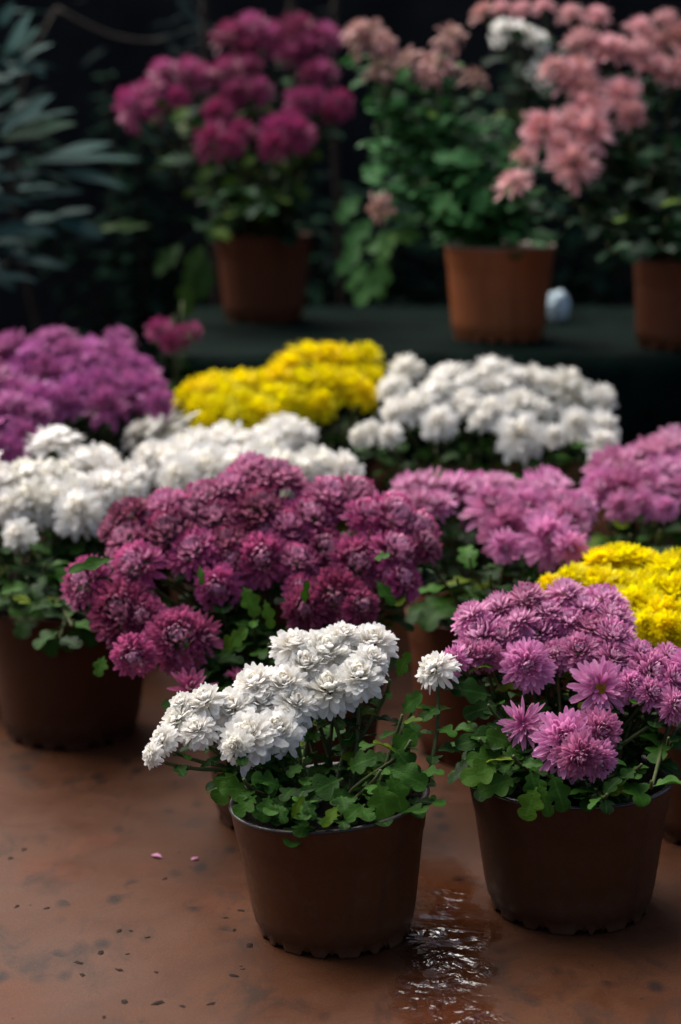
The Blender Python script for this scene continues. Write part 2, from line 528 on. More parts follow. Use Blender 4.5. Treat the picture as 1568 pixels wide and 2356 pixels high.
HEADS = {
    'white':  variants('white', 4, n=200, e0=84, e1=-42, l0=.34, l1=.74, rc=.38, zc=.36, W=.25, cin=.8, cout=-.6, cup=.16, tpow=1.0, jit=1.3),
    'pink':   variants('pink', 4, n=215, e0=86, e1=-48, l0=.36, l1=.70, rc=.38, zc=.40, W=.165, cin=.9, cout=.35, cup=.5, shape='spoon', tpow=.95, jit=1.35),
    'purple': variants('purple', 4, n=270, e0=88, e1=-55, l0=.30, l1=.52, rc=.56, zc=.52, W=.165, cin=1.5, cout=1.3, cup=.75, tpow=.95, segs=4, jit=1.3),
    'yellow': variants('yellow', 4, n=190, e0=84, e1=-44, l0=.36, l1=.72, rc=.38, zc=.38, W=.18, jit=1.4, cin=.8, cout=-.2, cup=.3, tpow=.9),
    'whitefar':   variants('white', 3, n=110, e0=82, e1=-38, l0=.38, l1=.78, rc=.34, zc=.32, W=.25, cin=.7, cout=-.4, cup=.16, jit=1.3, segs=4),
    'pinkmid':    variants('pink', 3, n=85, e0=82, e1=-34, l0=.42, l1=.84, rc=.28, zc=.32, W=.24, cin=.7, cout=0, cup=.35, segs=4),
    'magenta':    variants('magenta', 3, n=75, e0=80, e1=-30, l0=.42, l1=.88, rc=.28, zc=.3, W=.24, cin=.7, cout=0, cup=.35, segs=4),
    'crimson':    variants('crimson', 3, n=95, e0=84, e1=-40, l0=.42, l1=.82, rc=.30, zc=.38, W=.19, jit=1.3, cin=.9, cout=.2, cup=.35, segs=4),
    'salmon':     variants('salmon', 3, n=85, e0=82, e1=-32, l0=.42, l1=.86, rc=.28, zc=.3, W=.19, jit=1.4, cin=.8, cout=0, cup=.3, segs=4),
    'faded':      variants('faded', 3, n=42, e0=60, e1=-45, l0=.30, l1=.88, rc=.30, zc=.2, W=.24, cin=.3, cout=-.9, cup=.3, segs=4, jit=1.6),
    'yellowfar':  variants('yellow', 3, n=75, e0=82, e1=-34, l0=.42, l1=.82, rc=.28, zc=.34, W=.26, cin=.7, cout=-.2, cup=.25, segs=4),
    'pinkopen':   variants('pink', 1, n=64, e0=62, e1=-12, l0=.55, l1=.90, rc=.16, zc=.10, W=.16, cin=.5, cout=.1, cup=.45, shape='pt', jit=.9),
    'pinkeye':    variants('pink', 1, n=105, e0=52, e1=-22, l0=.50, l1=.90, rc=.26, zc=.08, W=.18, cin=.2, cout=-.2, cup=.35, shape='spoon', jit=.9),
    'purpleopen': variants('purple', 1, n=40, e0=80, e1=-5, l0=.45, l1=.95, rc=.18, zc=.15, W=.22, cin=.5, cout=.2, cup=.4, shape='pt'),
}

# ------------------------------------------------------------------ leaves
def leaf(mb, p, d, up, L, Wd, droop=0.6, cup=0.25, g=0.5, yl=0.0, lobes=True, n=24, rng=rng):
    """lobed chrysanthemum leaf growing from p along d; its upper side faces up"""
    d = d.normalized()
    side = d.cross(up)
    if side.length < 1e-4: side = d.cross(Vector((1, 0, 0)))
    side.normalize()
    vs, cs = [], []
    pos = Vector(p)
    cur = d.copy()
    ph = rng.uniform(-.1, .1)
    wav = rng.uniform(0, 6.28)
    for k in range(n + 1):
        s = k / n
        nn = side.cross(cur).normalized()
        if lobes:
            env = (0.10 + 0.0 * s) if s < 0.14 else 0.40 + 0.62 * math.sin(min(1.0, (s - 0.10) / 0.9) ** 0.85 * math.pi)
            lob = 0.36 + 0.64 * abs(math.sin(math.pi * (2.55 * s + 0.30 + ph))) ** 0.6
            hw = Wd * 0.5 * env * lob if s < 0.97 else Wd * 0.05
            fwd = L * 0.05 * (lob - 0.5) if s > 0.14 else 0.0
        else:
            hw = Wd * 0.5 * max(0.04, math.sin(math.pi * min(1, s ** 0.8)) ** 0.8)
            fwd = 0.0
        for j, q in enumerate((-1, -0.5, 0, 0.5, 1)):
            z = cup * hw * abs(q) + (0.10 * hw * math.sin(9 * s + wav + q * 2) if abs(q) > .4 else 0)
            vs.append(pos + side * (hw * q) + cur * (fwd * abs(q)) + nn * z)
            cs.append((abs(q), g, yl, 1))
        pos = pos + cur * (L / n)
        cur = (cur - up * (droop / n * (0.4 + s))).normalized()
    fs = []
    for k in range(n):
        for j in range(4):
            fs.append((k * 5 + j, k * 5 + j + 1, (k + 1) * 5 + j + 1, (k + 1) * 5 + j))
    mb.add(vs, fs, cs)

# ------------------------------------------------------------------ pots
def lathe(mb, prof, seg, fn=None):
    vs, fs = [], []
    for r, z in prof:
        for k in range(seg):
            a = 2 * math.pi * k / seg
            p = (r * math.cos(a), r * math.sin(a), z)
            vs.append(fn(p, a, r, z) if fn else p)
    for i in range(len(prof) - 1):
        for k in range(seg):
            k2 = (k + 1) % seg
            fs.append((i * seg + k, i * seg + k2, (i + 1) * seg + k2, (i + 1) * seg + k))
    mb.add(vs, fs)

def make_pot(parent, rb, rr, H, mat, rimmat, tilt=0.0, lean=0.0, scallop=16, seed=0):
    r = random.Random(seed)
    seg = 180
    ph = r.uniform(0, 6)
    notch = set()
    for q in range(scallop):
        c = int((q + r.uniform(-.25, .25)) * seg / scallop)
        for k in range(-2, 3): notch.add((c + k) % seg)
    def fn(p, a, rad, z):
        x, y, zz = p
        k = int(round(a / (2 * math.pi) * seg)) % seg
        if zz < 0.005 and k in notch: zz = 0.004 + 0.006 * abs(math.sin(k * 1.3 + ph))
        ov = 1 + 0.006 * math.sin(2 * a + ph) * (z / H)
        return (x * ov + lean * z, y * ov, zz + tilt * x * (max(0, z) / H))
    rw = lambda z: rb + (rr - 0.006 - rb) * (z / H)
    prof = [(rb * 0.4, 0.009), (rb - 0.010, 0.008), (rb - 0.004, 0.0), (rb - 0.001, 0.001), (rb - 0.0005, 0.004), (rb + 0.001, 0.018), (rb + 0.0045, 0.021)]
    for q in range(1, 9):
        z = 0.024 + (H - 0.052 - 0.024) * q / 8
        prof.append((rw(z) + 0.003, z))
    zb = H - 0.048
    prof += [(rw(zb) + 0.0045, zb + 0.002), (rw(H) + 0.004, H - 0.006), (rw(H) + 0.004, H - 0.0035)]
    mb = MB()
    lathe(mb, prof, seg, fn)
    pot = link('pot', mb.mesh('pot', mat), parent)
    inner = [(rw(H) + 0.003, H - 0.005), (rr - 0.001, H - 0.0045), (rr, H - 0.003), (rr - 0.0005, H - 0.001), (rr - 0.002, H), (rr - 0.006, H - 0.0005), (rr - 0.010, H - 0.005)]
    for q in range(1, 6):
        z = H - 0.005 - 0.03 * q / 5
        inner.append((rw(z) - 0.004, z))
    mb = MB()
    lathe(mb, inner, seg, fn)
    link('rim', mb.mesh('rim', rimmat), pot)
    zs = H - 0.020
    mb = MB()
    vs, fs = [], []
    nr, na = 7, 40
    for i in range(nr + 1):
        for k in range(na):
            a = 2 * math.pi * k / na
            q = (rw(zs) - 0.002) * i / nr
            x, y = q * math.cos(a), q * math.sin(a)
            z = zs + 0.012 * noise.noise(Vector((x * 25 + seed, y * 25, 1))) + 0.008 * (1 - i / nr)
            vs.append((x + lean * zs, y, z + tilt * x))
    for i in range(nr):
        for k in range(na):
            k2 = (k + 1) % na
            fs.append((i * na + k, i * na + k2, (i + 1) * na + k2, (i + 1) * na + k))
    mb.add(vs, fs)
    link('soil', mb.mesh('soil', M_SOIL), parent)

# ------------------------------------------------------------------ a potted chrysanthemum
def plant(label, px, Y, z0, rb, rr, H, heads, style, ylow, yhigh, mat=M_POT_B, rimmat=None, leafmat=M_LEAF, nleaf=5, leafL=0.06,
          face=(0, -0.42, 0.75), spread=0.9, split_stems=False, tilt=0.0, lean=0.0, seed=1, bright=0.45, extra=(), green=(), fringe=10, yel=0.06, lobes_n=24,
          hscale=1.0, stem_r=0.0028, low=None):
    """heads: (px, py, radius px[, style[, (nx, ny, nz)[, dY]]]); depth runs from ylow (lowest in the picture) to yhigh (topmost)"""
    r = random.Random(seed)
    base = Vector((ground_x(px, Y, z0), Y, z0))
    root = thing('potted_chrysanthemum', base, label, 'potted plant', 'potted chrysanthemums set out for sale')
    if H:
        make_pot(root, rb, rr, H, mat, rimmat or mat, tilt, lean, seed=seed)
    soil = Vector((lean * H, 0, H - 0.019))
    y0 = min(h[1] for h in heads); y1 = max(h[1] for h in heads)
    pts = []
    for h in list(heads) + list(green):
        f = (h[1] - y0) / max(1.0, y1 - y0)
        Yh = yhigh + (ylow - yhigh) * f + r.uniform(-.012, .012)
        if len(h) > 5: Yh += h[5]
        pts.append(at(h[0], h[1], Yh) - base)
    hp = pts[:len(heads)]
    cen = sum(hp, Vector()) / len(hp)
    ext = max((p - cen).length for p in hp) + 1e-3
    fol = MB()
    allst = MB()
    for idx, p in enumerate(pts):
        ishead = idx < len(heads)
        h = (list(heads) + list(green))[idx]
        out = (p - cen) / ext
        nrm = Vector(face) + out * spread + Vector((r.gauss(0, .10), r.gauss(0, .10), r.gauss(0, .06)))
        if ishead and len(h) > 4 and h[4]: nrm = Vector(h[4])
        nrm.normalize()
        rad = h[2] / F * axis_depth(p + base) * hscale
        if ishead:
            st = h[3] if len(h) > 3 and h[3] else style
            me = r.choice(HEADS[st])
            o = link('flower_head', me, root, p - nrm * rad * 0.22)
            q = nrm.to_track_quat('Z', 'Y') @ Quaternion((0, 0, 1), r.uniform(0, 6.28))
            o.rotation_mode = 'QUATERNION'
            o.rotation_quaternion = q
            sc = rad * r.uniform(0.93, 1.08)
            o.scale = (sc, sc, sc * r.uniform(.78, 1.12))
            if st == 'pinkeye':
                e = MB()
                for _k in range(70):
                    a = _k * 2.4; q_ = 0.12 * math.sqrt(_k / 70)
                    c = Vector((q_ * math.cos(a), q_ * math.sin(a), 0.12))
                    tube(e, [c, c + Vector((q_ * math.cos(a), q_ * math.sin(a), .09))], .016, .02, 5)
                link('flower_eye', e.mesh('flower_eye', M_EYE), o)
        # stem
        ang = r.uniform(0, 6.28); q = r.uniform(0.1, 0.55) * (rr - 0.02)
        dirxy = Vector((p.x, p.y, 0))
        if dirxy.length > 1e-3: dirxy.normalize()
        s0 = soil + Vector((math.cos(ang) * q, math.sin(ang) * q, 0)) * 0.7 + dirxy * min(0.3 * rr, 0.5 * Vector((p.x, p.y, 0)).length) - Vector((0, 0, 0.012))
        e0 = p - nrm * rad * 0.25
        if len(h) > 6:
            s0 = at(h[6][0], h[6][1], Y + .0) - base
            dirxy = Vector((1, 0, 0)); nrm = Vector((-.1, 0, 1))
        ln = (e0 - s0).length
        path = bez(s0, s0 + Vector((0, 0, ln * .4)) + dirxy * ln * .1, e0 - (nrm * 0.6 + Vector((0, 0, .5))).normalized() * ln * .3, e0, 10)
        if split_stems:
            sm = MB(); tube(sm, path, stem_r * 1.25, stem_r * .8, 7)
            link('stem', sm.mesh('stem', M_STEM), root)
        else:
            tube(allst, path, stem_r * 1.25, stem_r * .8, 5)
        # leaves up the stem
        az = r.uniform(0, 6.28)
        for k in range(nleaf):
            s = 0.12 + 0.80 * (k + r.uniform(.1, .9)) / nleaf
            pp = path[int(s * 10)].lerp(path[min(10, int(s * 10) + 1)], s * 10 - int(s * 10))
            az += 2.4
            d = Vector((math.cos(az), math.sin(az), r.uniform(-.25, .55))) + dirxy * 0.35 + Vector((0, -.15, 0))
            L = leafL * r.uniform(.6, 1.15) * (1 - .25 * max(0, s - .5))
            upv = Vector((r.gauss(0, .25), r.gauss(0, .25) - .12, 1)).normalized()
            leaf(fol, pp, d, upv, L, L * r.uniform(.55, .8), r.uniform(.2, 1.5), r.uniform(.05, .4),
                 min(1, max(0, r.gauss(bright, .28))), (r.uniform(.5, 1) if r.random() < yel else 0), n=lobes_n, rng=r)
    # leaves that fill the pot mouth and hang at its rim
    for k in range(fringe):
        a = r.uniform(0, 6.28)
        q = rr * r.uniform(.45, .98)
        pp = soil + Vector((q * math.cos(a), q * math.sin(a), r.uniform(.01, .06)))
        d = Vector((math.cos(a), math.sin(a), r.uniform(-.1, .5)))
        L = leafL * r.uniform(.7, 1.2)
        leaf(fol, pp, d, Vector((0, -.15, 1)).normalized(), L, L * .8, r.uniform(.4, 1.4), .2, min(1, max(0, r.gauss(bright, .25))), 0, n=lobes_n, rng=r)
    for (ax, ay, bx, by, dY, wr, g, yl) in extra:          # leaves seen clearly in the photograph
        a = at(ax, ay, Y + dY) - base
        b = at(bx, by, Y + dY - 0.02) - base
        d = b - a
        upv = Vector((0, -.75, .75)).normalized()
        upv = (upv - d.normalized() * upv.dot(d.normalized())).normalized()
        leaf(fol, a, d, upv, d.length * 1.08, d.length * wr, .45, .12, g, yl, n=18, rng=r)
    if allst.v:
        link('stems', allst.mesh('stems', M_STEM), root)
    link('foliage', fol.mesh('foliage', leafmat), root)
    return root

def conv(lst, sx, ox, sy, oy):
    out = []
    for h in lst:
        out.append((ox + sx * h[0], oy + sy * h[1], h[2] * sx) + tuple(h[3:]))
    return out

# --- front row -----------------------------------------------------------
h1 = conv([(780, 150, 105), (930, 185, 135), (1020, 105, 85), (1165, 135, 105), (840, 255, 95), (1160, 225, 80), (1095, 300, 105),
           (950, 365, 115), (590, 330, 115), (740, 345, 95), (630, 420, 105), (795, 435, 105), (480, 460, 100),
           (560, 585, 130), (705, 560, 100), (350, 425, 90), (235, 440, 58, None, (-.5, -.4, .7)), (215, 510, 78, None, (-.5, -.4, .8)),
           (315, 560, 85, None, (-.3, -.5, .8)), (140, 615, 72, None, (-.7, -.4, .6)), (85, 690, 52, None, (-.9, -.5, .25)),
           (500, 650, 70, None, (-.3, -.8, .3)), (665, 620, 70, None, (0, -.8, .3))], .475, 304.7, .475, 1408.2)
h1.append((1000, 1535, 42, None, (-.55, -.15, .75), 0.0, (984, 1800)))
plant('white chrysanthemum in brown plastic pot, nearest of all, its blooms slanting down leftwards', 771, 2.43, 0, .1034, .134, .19, h1, 'white', 2.36, 2.55,
      mat=M_POT_A, rimmat=M_RIM_GREY, nleaf=8, leafL=.038, face=(-.12, -.50, .78), spread=.55, split_stems=True, tilt=.085, lean=-.04, seed=3, bright=.5,
      fringe=90, hscale=1.25,
      green=[(930, 1640, 30), (950, 1700, 30), (900, 1560, 20), (560, 1790, 30), (880, 1770, 30), (700, 1740, 30), (960, 1600, 20)],
      extra=[(870, 1800, 890, 1875, -.13, .95, .85, .1), (900, 1780, 925, 1860, -.12, .7, .8, .05), (890, 1765, 975, 1800, -.08, .8, .6, 0),
             (545, 1775, 500, 1840, -.06, .9, .7, .15), (575, 1820, 515, 1812, -.09, .9, .6, .1), (590, 1830, 545, 1868, -.11, .85, .7, .05), (620, 1830, 605, 1885, -.12, .8, .55, 0), (650, 1810, 590, 1790, -.08, .8, .5, 0), (640, 1850, 655, 1888, -.13, .7, .5, 0), (700, 1840, 720, 1880, -.13, .7, .35, 0), (790, 1790, 700, 1830, -.1, .7, .3, 0), (780, 1852, 745, 1896, -.14, .5, .9, .5),
             (905, 1745, 945, 1690, -.03, .8, .6, 0), (925, 1640, 960, 1600, 0, .7, .5, 0), (915, 1560, 935, 1510, .03, .5, .6, .1),
             (800, 1770, 855, 1740, -.05, .8, .4, 0), (670, 1885, 690, 1840, -.14, .3, .8, .4), (905, 1720, 960, 1780, -.05, .7, .45, 0),
             (840, 1850, 800, 1880, -.12, .8, .7, .05)])

h2 = conv([(260, 520, 125), (330, 650, 155), (160, 800, 92, None, (-.75, -.5, .35)), (440, 480, 130), (620, 420, 135), (560, 560, 115), (700, 620, 155),
           (860, 385, 135), (1090, 415, 155), (1150, 530, 125), (970, 480, 125), (880, 560, 115), (620, 840, 150, None, (-.1, -.95, .25)), (790, 760, 110),
           (940, 740, 135), (1030, 600, 135), (1160, 650, 135), (1160, 780, 135), (1080, 970, 165, 'pinkeye', (.1, -.85, .45)),
           (590, 1190, 150, 'pinkopen', (-.25, -.85, .4)), (860, 1300, 185, None, (-.15, -.85, .5)), (1080, 1250, 135, None, (.35, -.8, .4)),
           (950, 1400, 125, None, (0, -1, .0)), (1060, 1430, 125, None, (.3, -.95, -.1)), (1320, 745, 100), (1400, 880, 150), (1270, 950, 95), (1510, 770, 115),
           (1540, 920, 120), (1540, 1080, 105), (1390, 1000, 105), (470, 660, 105), (250, 760, 100), (380, 780, 90, None, (0, -.9, .1)), (740, 500, 110),
           (1640, 850, 120), (1650, 990, 110)],
          .3739, 981.6, .3739, 1218.6)
plant('pale pink purple chrysanthemum in dark brown pot, front right, with one drooping bloom cluster', 1310, 2.51, 0, .110, .142, .195, h2, 'pink', 2.36, 2.68,
      mat=M_POT_B, rimmat=M_RIM_BLACK, nleaf=9, leafL=.042, face=(0, -.50, .72), spread=.95, split_stems=True, seed=8, bright=.3, fringe=70, hscale=1.2, lean=-.02,
      green=[(1100, 1700, 30), (1180, 1740, 30), (1480, 1760, 30), (1400, 1830, 30), (1260, 1640, 30), (1120, 1620, 30)],
      extra=[(1150, 1760, 1070, 1790, -.13, .75, .8, .2), (1165, 1740, 1085, 1745, -.1, .7, .7, .1), (1190, 1790, 1110, 1815, -.13, .75, .75, .1),
             (1235, 1810, 1210, 1880, -.16, .85, .85, .25), (1270, 1780, 1300, 1860, -.15, .7, .5, 0), (1175, 1710, 1130, 1690, -.08, .9, .6, .1),
             (1220, 1770, 1240, 1840, -.14, .8, .55, 0), (1180, 1690, 1060, 1705, -.06, .5, .35, 0), (1240, 1800, 1265, 1872, -.155, .6, .75, .1),
             (1130, 1600, 1050, 1580, .0, .7, .3, 0), (1150, 1620, 1075, 1640, .0, .7, .25, 0)])

h3 = conv([(1210, 160, 165), (1060, 180, 125), (1330, 190, 130), (1480, 240, 145), (1580, 210, 125), (880, 300, 110), (1050, 330, 125), (1200, 330, 125), (740, 335, 72),
           (1380, 340, 145), (1530, 390, 145), (1320, 480, 155), (1470, 530, 135), (1340, 600, 105), (1480, 610, 110), (1530, 670, 95), (1250, 430, 95), (1570, 530, 110),
           (1700, 330, 140), (1720, 500, 140), (1650, 620, 110), (1820, 400, 140)],
          .3739, 981.6, .3739, 1218.6)
plant('bright yellow chrysanthemum behind the front pink one, at the right edge of the photo', 1660, 2.80, 0, .11, .14, .20, h3, 'yellow', 2.70, 2.95,
      nleaf=4, leafL=.06, seed=12, bright=.25, fringe=10, hscale=1.3, spread=.8,
      green=[(1480, 1650, 30), (1540, 1700, 30), (1500, 1800, 20)])

# --- middle rows ---------------------------------------------------------
h4 = conv([(890, 130, 115), (790, 115, 105), (720, 175, 95), (600, 205, 105), (460, 245, 95), (310, 265, 92), (300, 370, 95), (480, 345, 110), (560, 270, 105),
           (650, 285, 100), (560, 405, 100), (700, 385, 100), (720, 450, 100, None, (0, -.85, .4)), (830, 255, 110), (855, 340, 110), (830, 450, 100, None, (.1, -.9, .35)),
           (930, 320, 95), (345, 470, 105), (660, 560, 90, None, (0, -.95, .1)), (140, 530, 105, None, (-.6, -.6, .4)), (290, 640, 130, None, (-.3, -.75, .5)),
           (370, 665, 85), (340, 820, 85, None, (0, -.95, .0)), (510, 745, 125, None, (.1, -.8, .5)), (605, 745, 90, 'purpleopen', (.7, -.6, .3)),
           (560, 930, 82, 'purpleopen', (.15, -.5, .7)), (740, 890, 45, 'purpleopen', (.2, -.2, .9), .03), (1090, 205, 115), (1020, 275, 100), (1190, 205, 100), (1240, 285, 100),
           (1080, 405, 110), (965, 450, 90), (1195, 460, 112, None, (.15, -.8, .45)), (1115, 600, 105, None, (0, -.9, .15)), (990, 640, 90, None, (-.2, -.9, .2)),
           (1210, 630, 75), (1330, 290, 115), (1420, 340, 100), (1340, 420, 100), (1375, 520, 80), (1460, 390, 75), (1310, 520, 62), (250, 320, 60), (410, 290, 80), (980, 560, 70)],
          .6045, 101.55, .6045, 1015.5)
plant('big deep purple chrysanthemum filling the middle, behind the nearest white one', 672, 2.86, 0, .115, .145, .22, h4, 'purple', 2.66, 3.02,
      nleaf=8, leafL=.055, seed=21, bright=.35, fringe=14, face=(0, -.55, .70), spread=.9, hscale=1.14,
      green=[(850, 1430, 30), (470, 1500, 30), (590, 1400, 30), (620, 1480, 30), (900, 1350, 30)],
      extra=[(265, 1285, 165, 1305, -.18, .35, .7, 0), (560, 1350, 590, 1410, -.12, .7, .8, .15), (610, 1380, 625, 1440, -.12, .5, .8, .2),
             (865, 1335, 905, 1385, -.1, .5, .6, 0), (860, 1285, 890, 1275, -.12, .6, .6, 0), (510, 1500, 540, 1460, -.1, .6, .8, .3), (460, 1300, 465, 1340, -.1, .4, .7, .1),
             (700, 1390, 705, 1345, -.18, .35, .8, .1), (240, 1510, 225, 1550, -.12, .8, .7, .1), (530, 1490, 560, 1450, -.12, .7, .6, .1)])

h5 = conv([(400, 885, 110), (510, 885, 90), (300, 890, 90), (640, 905, 110), (750, 865, 100), (700, 965, 110), (770, 1080, 120, None, (0, -.9, .3)), (860, 990, 110),
           (960, 875, 120), (1000, 965, 110), (890, 910, 90), (960, 1125, 120, None, (0, -.9, .3)), (1040, 1045, 110), (1060, 1170, 75, None, (.2, -.95, 0)),
           (760, 1165, 65, None, (-.1, -.95, 0)), (1120, 965, 90), (440, 960, 70), (330, 960, 80), (870, 1080, 90)], .5, 784, .5, 677)
plant('mid pink chrysanthemum just right of the big purple one, its blooms sagging at right', 1128, 3.18, 0, .12, .15, .25, h5, 'pinkmid', 2.98, 3.30,
      mat=M_POT_D, nleaf=6, leafL=.058, seed=31, bright=.12, fringe=34, hscale=1.28, leafmat=M_LEAF,
      green=[(1050, 1330, 30), (1130, 1320, 30), (1220, 1330, 30), (1000, 1300, 30), (1080, 1280, 30), (1300, 1330, 30)])

h12 = conv([(1250, 800, 130), (1350, 745, 120), (1450, 725, 125), (1540, 700, 120), (1300, 900, 110), (1400, 880, 110), (1200, 880, 90), (1490, 810, 110), (1580, 800, 110),
            (1290, 975, 70), (1500, 985, 55, None, (0, -.9, .2)), (1390, 960, 70), (1680, 760, 110), (1650, 880, 110)], .5, 784, .5, 677)
plant('soft pink chrysanthemum at the right edge, above the bright yellow one', 1500, 3.36, 0, .12, .15, .24, h12, 'pinkmid', 3.22, 3.48,
      nleaf=5, leafL=.07, seed=41, bright=.3, fringe=8, hscale=1.28, yel=.15,
      green=[(1450, 1230, 30), (1520, 1220, 30), (1400, 1260, 30), (1540, 1260, 30)])

h6 = [(130, 1005, 66), (235, 1040, 42), (190, 1055, 50), (250, 1080, 60), (310, 1095, 45), (60, 1090, 62), (112, 1110, 56), (150, 1090, 52), (18, 1105, 46), (70, 1150, 56),
      (20, 1160, 42), (200, 1130, 56), (182, 1172, 56, None, (0, -.75, .5)), (250, 1130, 55), (38, 1228, 34, None, (-.3, -.7, .4)), (300, 1135, 45), (130, 1150, 50), (-50, 1130, 60), (-60, 1080, 55)]
plant('white chrysanthemum at the left edge in a large brown pot standing on the floor', 165, 3.28, 0, .115, .155, .245, h6, 'whitefar', 3.12, 3.42,
      mat=M_POT_B, nleaf=9, leafL=.06, seed=51, bright=.25, fringe=44, hscale=1.25, yel=.04,
      green=[(60, 1330, 30), (120, 1380, 30), (20, 1370, 30), (170, 1430, 30), (100, 1300, 30), (220, 1360, 30), (130, 1460, 20)],
      extra=[(150, 1430, 110, 1500, -.14, .8, .6, 0), (180, 1420, 150, 1490, -.14, .8, .6, .05), (60, 1350, 10, 1370, -.1, .8, .7, .3), (120, 1390, 70, 1420, -.12, .8, .5, 0),
             (180, 1440, 215, 1480, -.14, .8, .5, 0)])

h7 = [(360, 985, 66), (310, 990, 38), (432, 1030, 58), (390, 1055, 52), (522, 1022, 62), (600, 1020, 58), (662, 990, 58), (622, 1042, 50), (480, 1080, 68), (552, 1082, 60),
      (690, 998, 48), (345, 1050, 42), (740, 1078, 54), (792, 1082, 46), (702, 1085, 40), (640, 1000, 45), (410, 1090, 50), (650, 1080, 50)]
plant('white chrysanthemum peeping over the top of the big purple one', 560, 3.56, 0, .11, .14, .22, h7, 'whitefar', 3.40, 3.66,
      nleaf=4, leafL=.07, seed=61, bright=.3, fringe=6, hscale=1.28)

h8 = [(710, 808, 48), (665, 832, 45), (755, 815, 48), (795, 830, 45), (845, 822, 44), (862, 868, 36), (842, 900, 36), (800, 880, 45), (750, 870, 50), (700, 880, 50),
      (640, 862, 45), (600, 875, 40), (560, 882, 45), (520, 892, 45), (480, 884, 44), (450, 902, 42), (425, 915, 34), (462, 942, 44), (505, 950, 44), (475, 974, 36),
      (560, 930, 45), (600, 945, 40), (570, 960, 38), (652, 920, 42), (645, 950, 34), (702, 930, 42), (742, 925, 38), (530, 915, 40), (620, 900, 38)]
plant('yellow chrysanthemum in the far middle, just below the dim pot of crimson flowers', 690, 3.86, 0, .11, .135, .22, h8, 'yellowfar', 3.70, 3.92,
      nleaf=5, leafL=.07, seed=71, bright=.2, fringe=4, hscale=1.28, green=[(800, 980, 30), (770, 1020, 30), (830, 960, 30)])

h9 = conv([(290, 340, 75), (230, 420, 68), (480, 370, 95), (430, 440, 80), (560, 420, 80), (690, 345, 92), (800, 372, 90), (900, 375, 78), (740, 420, 80), (250, 530, 78),
           (350, 500, 85), (450, 580, 70), (560, 480, 66), (600, 510, 50), (700, 530, 78), (650, 570, 48), (840, 490, 82), (930, 520, 52), (830, 640, 92, None, (0, -.8, .5)),
           (990, 650, 50, None, (.3, -.8, .3)), (1050, 425, 98), (1210, 475, 72), (1090, 590, 66, None, (.2, -.8, .4)), (1220, 610, 80, None, (.4, -.7, .4)), (1215, 690, 70, None, (.5, -.7, .3)),
           (130, 625, 52, None, (-.4, -.6, .4)), (80, 650, 48, None, (-.5, -.6, .3)), (220, 640, 52), (960, 400, 60)], .5, 784, .5, 677)
plant('white chrysanthemum in the far middle right, a low wide dome beneath the orange pot', 1128, 3.74, 0, .115, .14, .22, h9, 'whitefar', 3.56, 3.84,
      nleaf=9, leafL=.055, seed=81, bright=.35, fringe=6, hscale=1.34,
      green=[(1000, 1030, 30), (1080, 1050, 30), (950, 1060, 30), (1180, 1050, 30), (900, 1030, 30)])

h10 = [(20, 795, 50), (70, 812, 50), (110, 785, 50), (150, 805, 45), (40, 855, 50), (100, 862, 50), (160, 852, 50), (200, 832, 45), (180, 900, 50), (240, 880, 55),
       (272, 805, 40), (290, 840, 48), (332, 850, 45), (302, 900, 50), (350, 898, 42), (250, 930, 45), (150, 920, 40), (370, 925, 34), (210, 800, 45), (132, 772, 38),
       (282, 768, 34), (-30, 820, 50), (-40, 880, 50), (30, 900, 45), (90, 915, 40)]
plant('magenta chrysanthemum at far left, above the white blooms of the left edge', 190, 3.80, 0, .115, .14, .22, h10, 'magenta', 3.66, 3.90,
      nleaf=4, leafL=.07, seed=91, bright=.2, fringe=4, hscale=1.25)
h11 = [(20, 932, 52), (72, 950, 45), (30, 990, 50), (18, 1032, 40), (92, 940, 30), (62, 1000, 38), (-40, 960, 55), (-60, 1020, 50)]
plant('bright magenta chrysanthemum cut off by the left edge, low beside the white blooms', -60, 3.52, 0, .11, .135, .22, h11, 'magenta', 3.44, 3.54,
      nleaf=4, leafL=.07, seed=95, bright=.3, fringe=4, hscale=1.28)
h16 = [(365, 755, 36, None, (-.2, -.6, .6)), (410, 770, 36), (445, 760, 28), (390, 785, 30)]
plant('small dull maroon chrysanthemum in shade left of the dim crimson pot', 405, 3.95, 0, .085, .105, .17, h16, 'crimson', 3.98, 4.02,
      nleaf=6, leafL=.06, seed=97, bright=.3, fringe=4, green=[(420, 690, 20, None, None, .03), (400, 720, 20)])

# --- on the bench --------------------------------------------------------
h13 = conv([(150, 505, 108, None, (-.6, -.6, .4)), (215, 430, 75), (285, 335, 85), (420, 340, 88), (360, 470, 58, None, (-.2, -.9, .1)), (485, 365, 78), (600, 335, 88), (710, 320, 78),
            (645, 425, 88), (760, 425, 78), (555, 540, 68, None, (0, -.9, .1)), (610, 480, 78), (620, 155, 108), (720, 125, 100), (700, 225, 80), (830, 175, 98), (945, 130, 108),
            (985, 205, 90), (910, 250, 78), (1080, 165, 88), (1060, 335, 82), (1000, 345, 58), (960, 480, 78), (1040, 460, 50), (1150, 500, 78, None, (.5, -.8, .3)),
            (1100, 540, 50), (530, 680, 98, None, (-.2, -.85, .4)), (660, 640, 78), (850, 635, 98, None, (0, -.85, .4)), (945, 640, 85), (830, 700, 78, None, (0, -.95, .2)), (915, 580, 70), (620, 700, 60)],
           .475, 237, .475, 0)
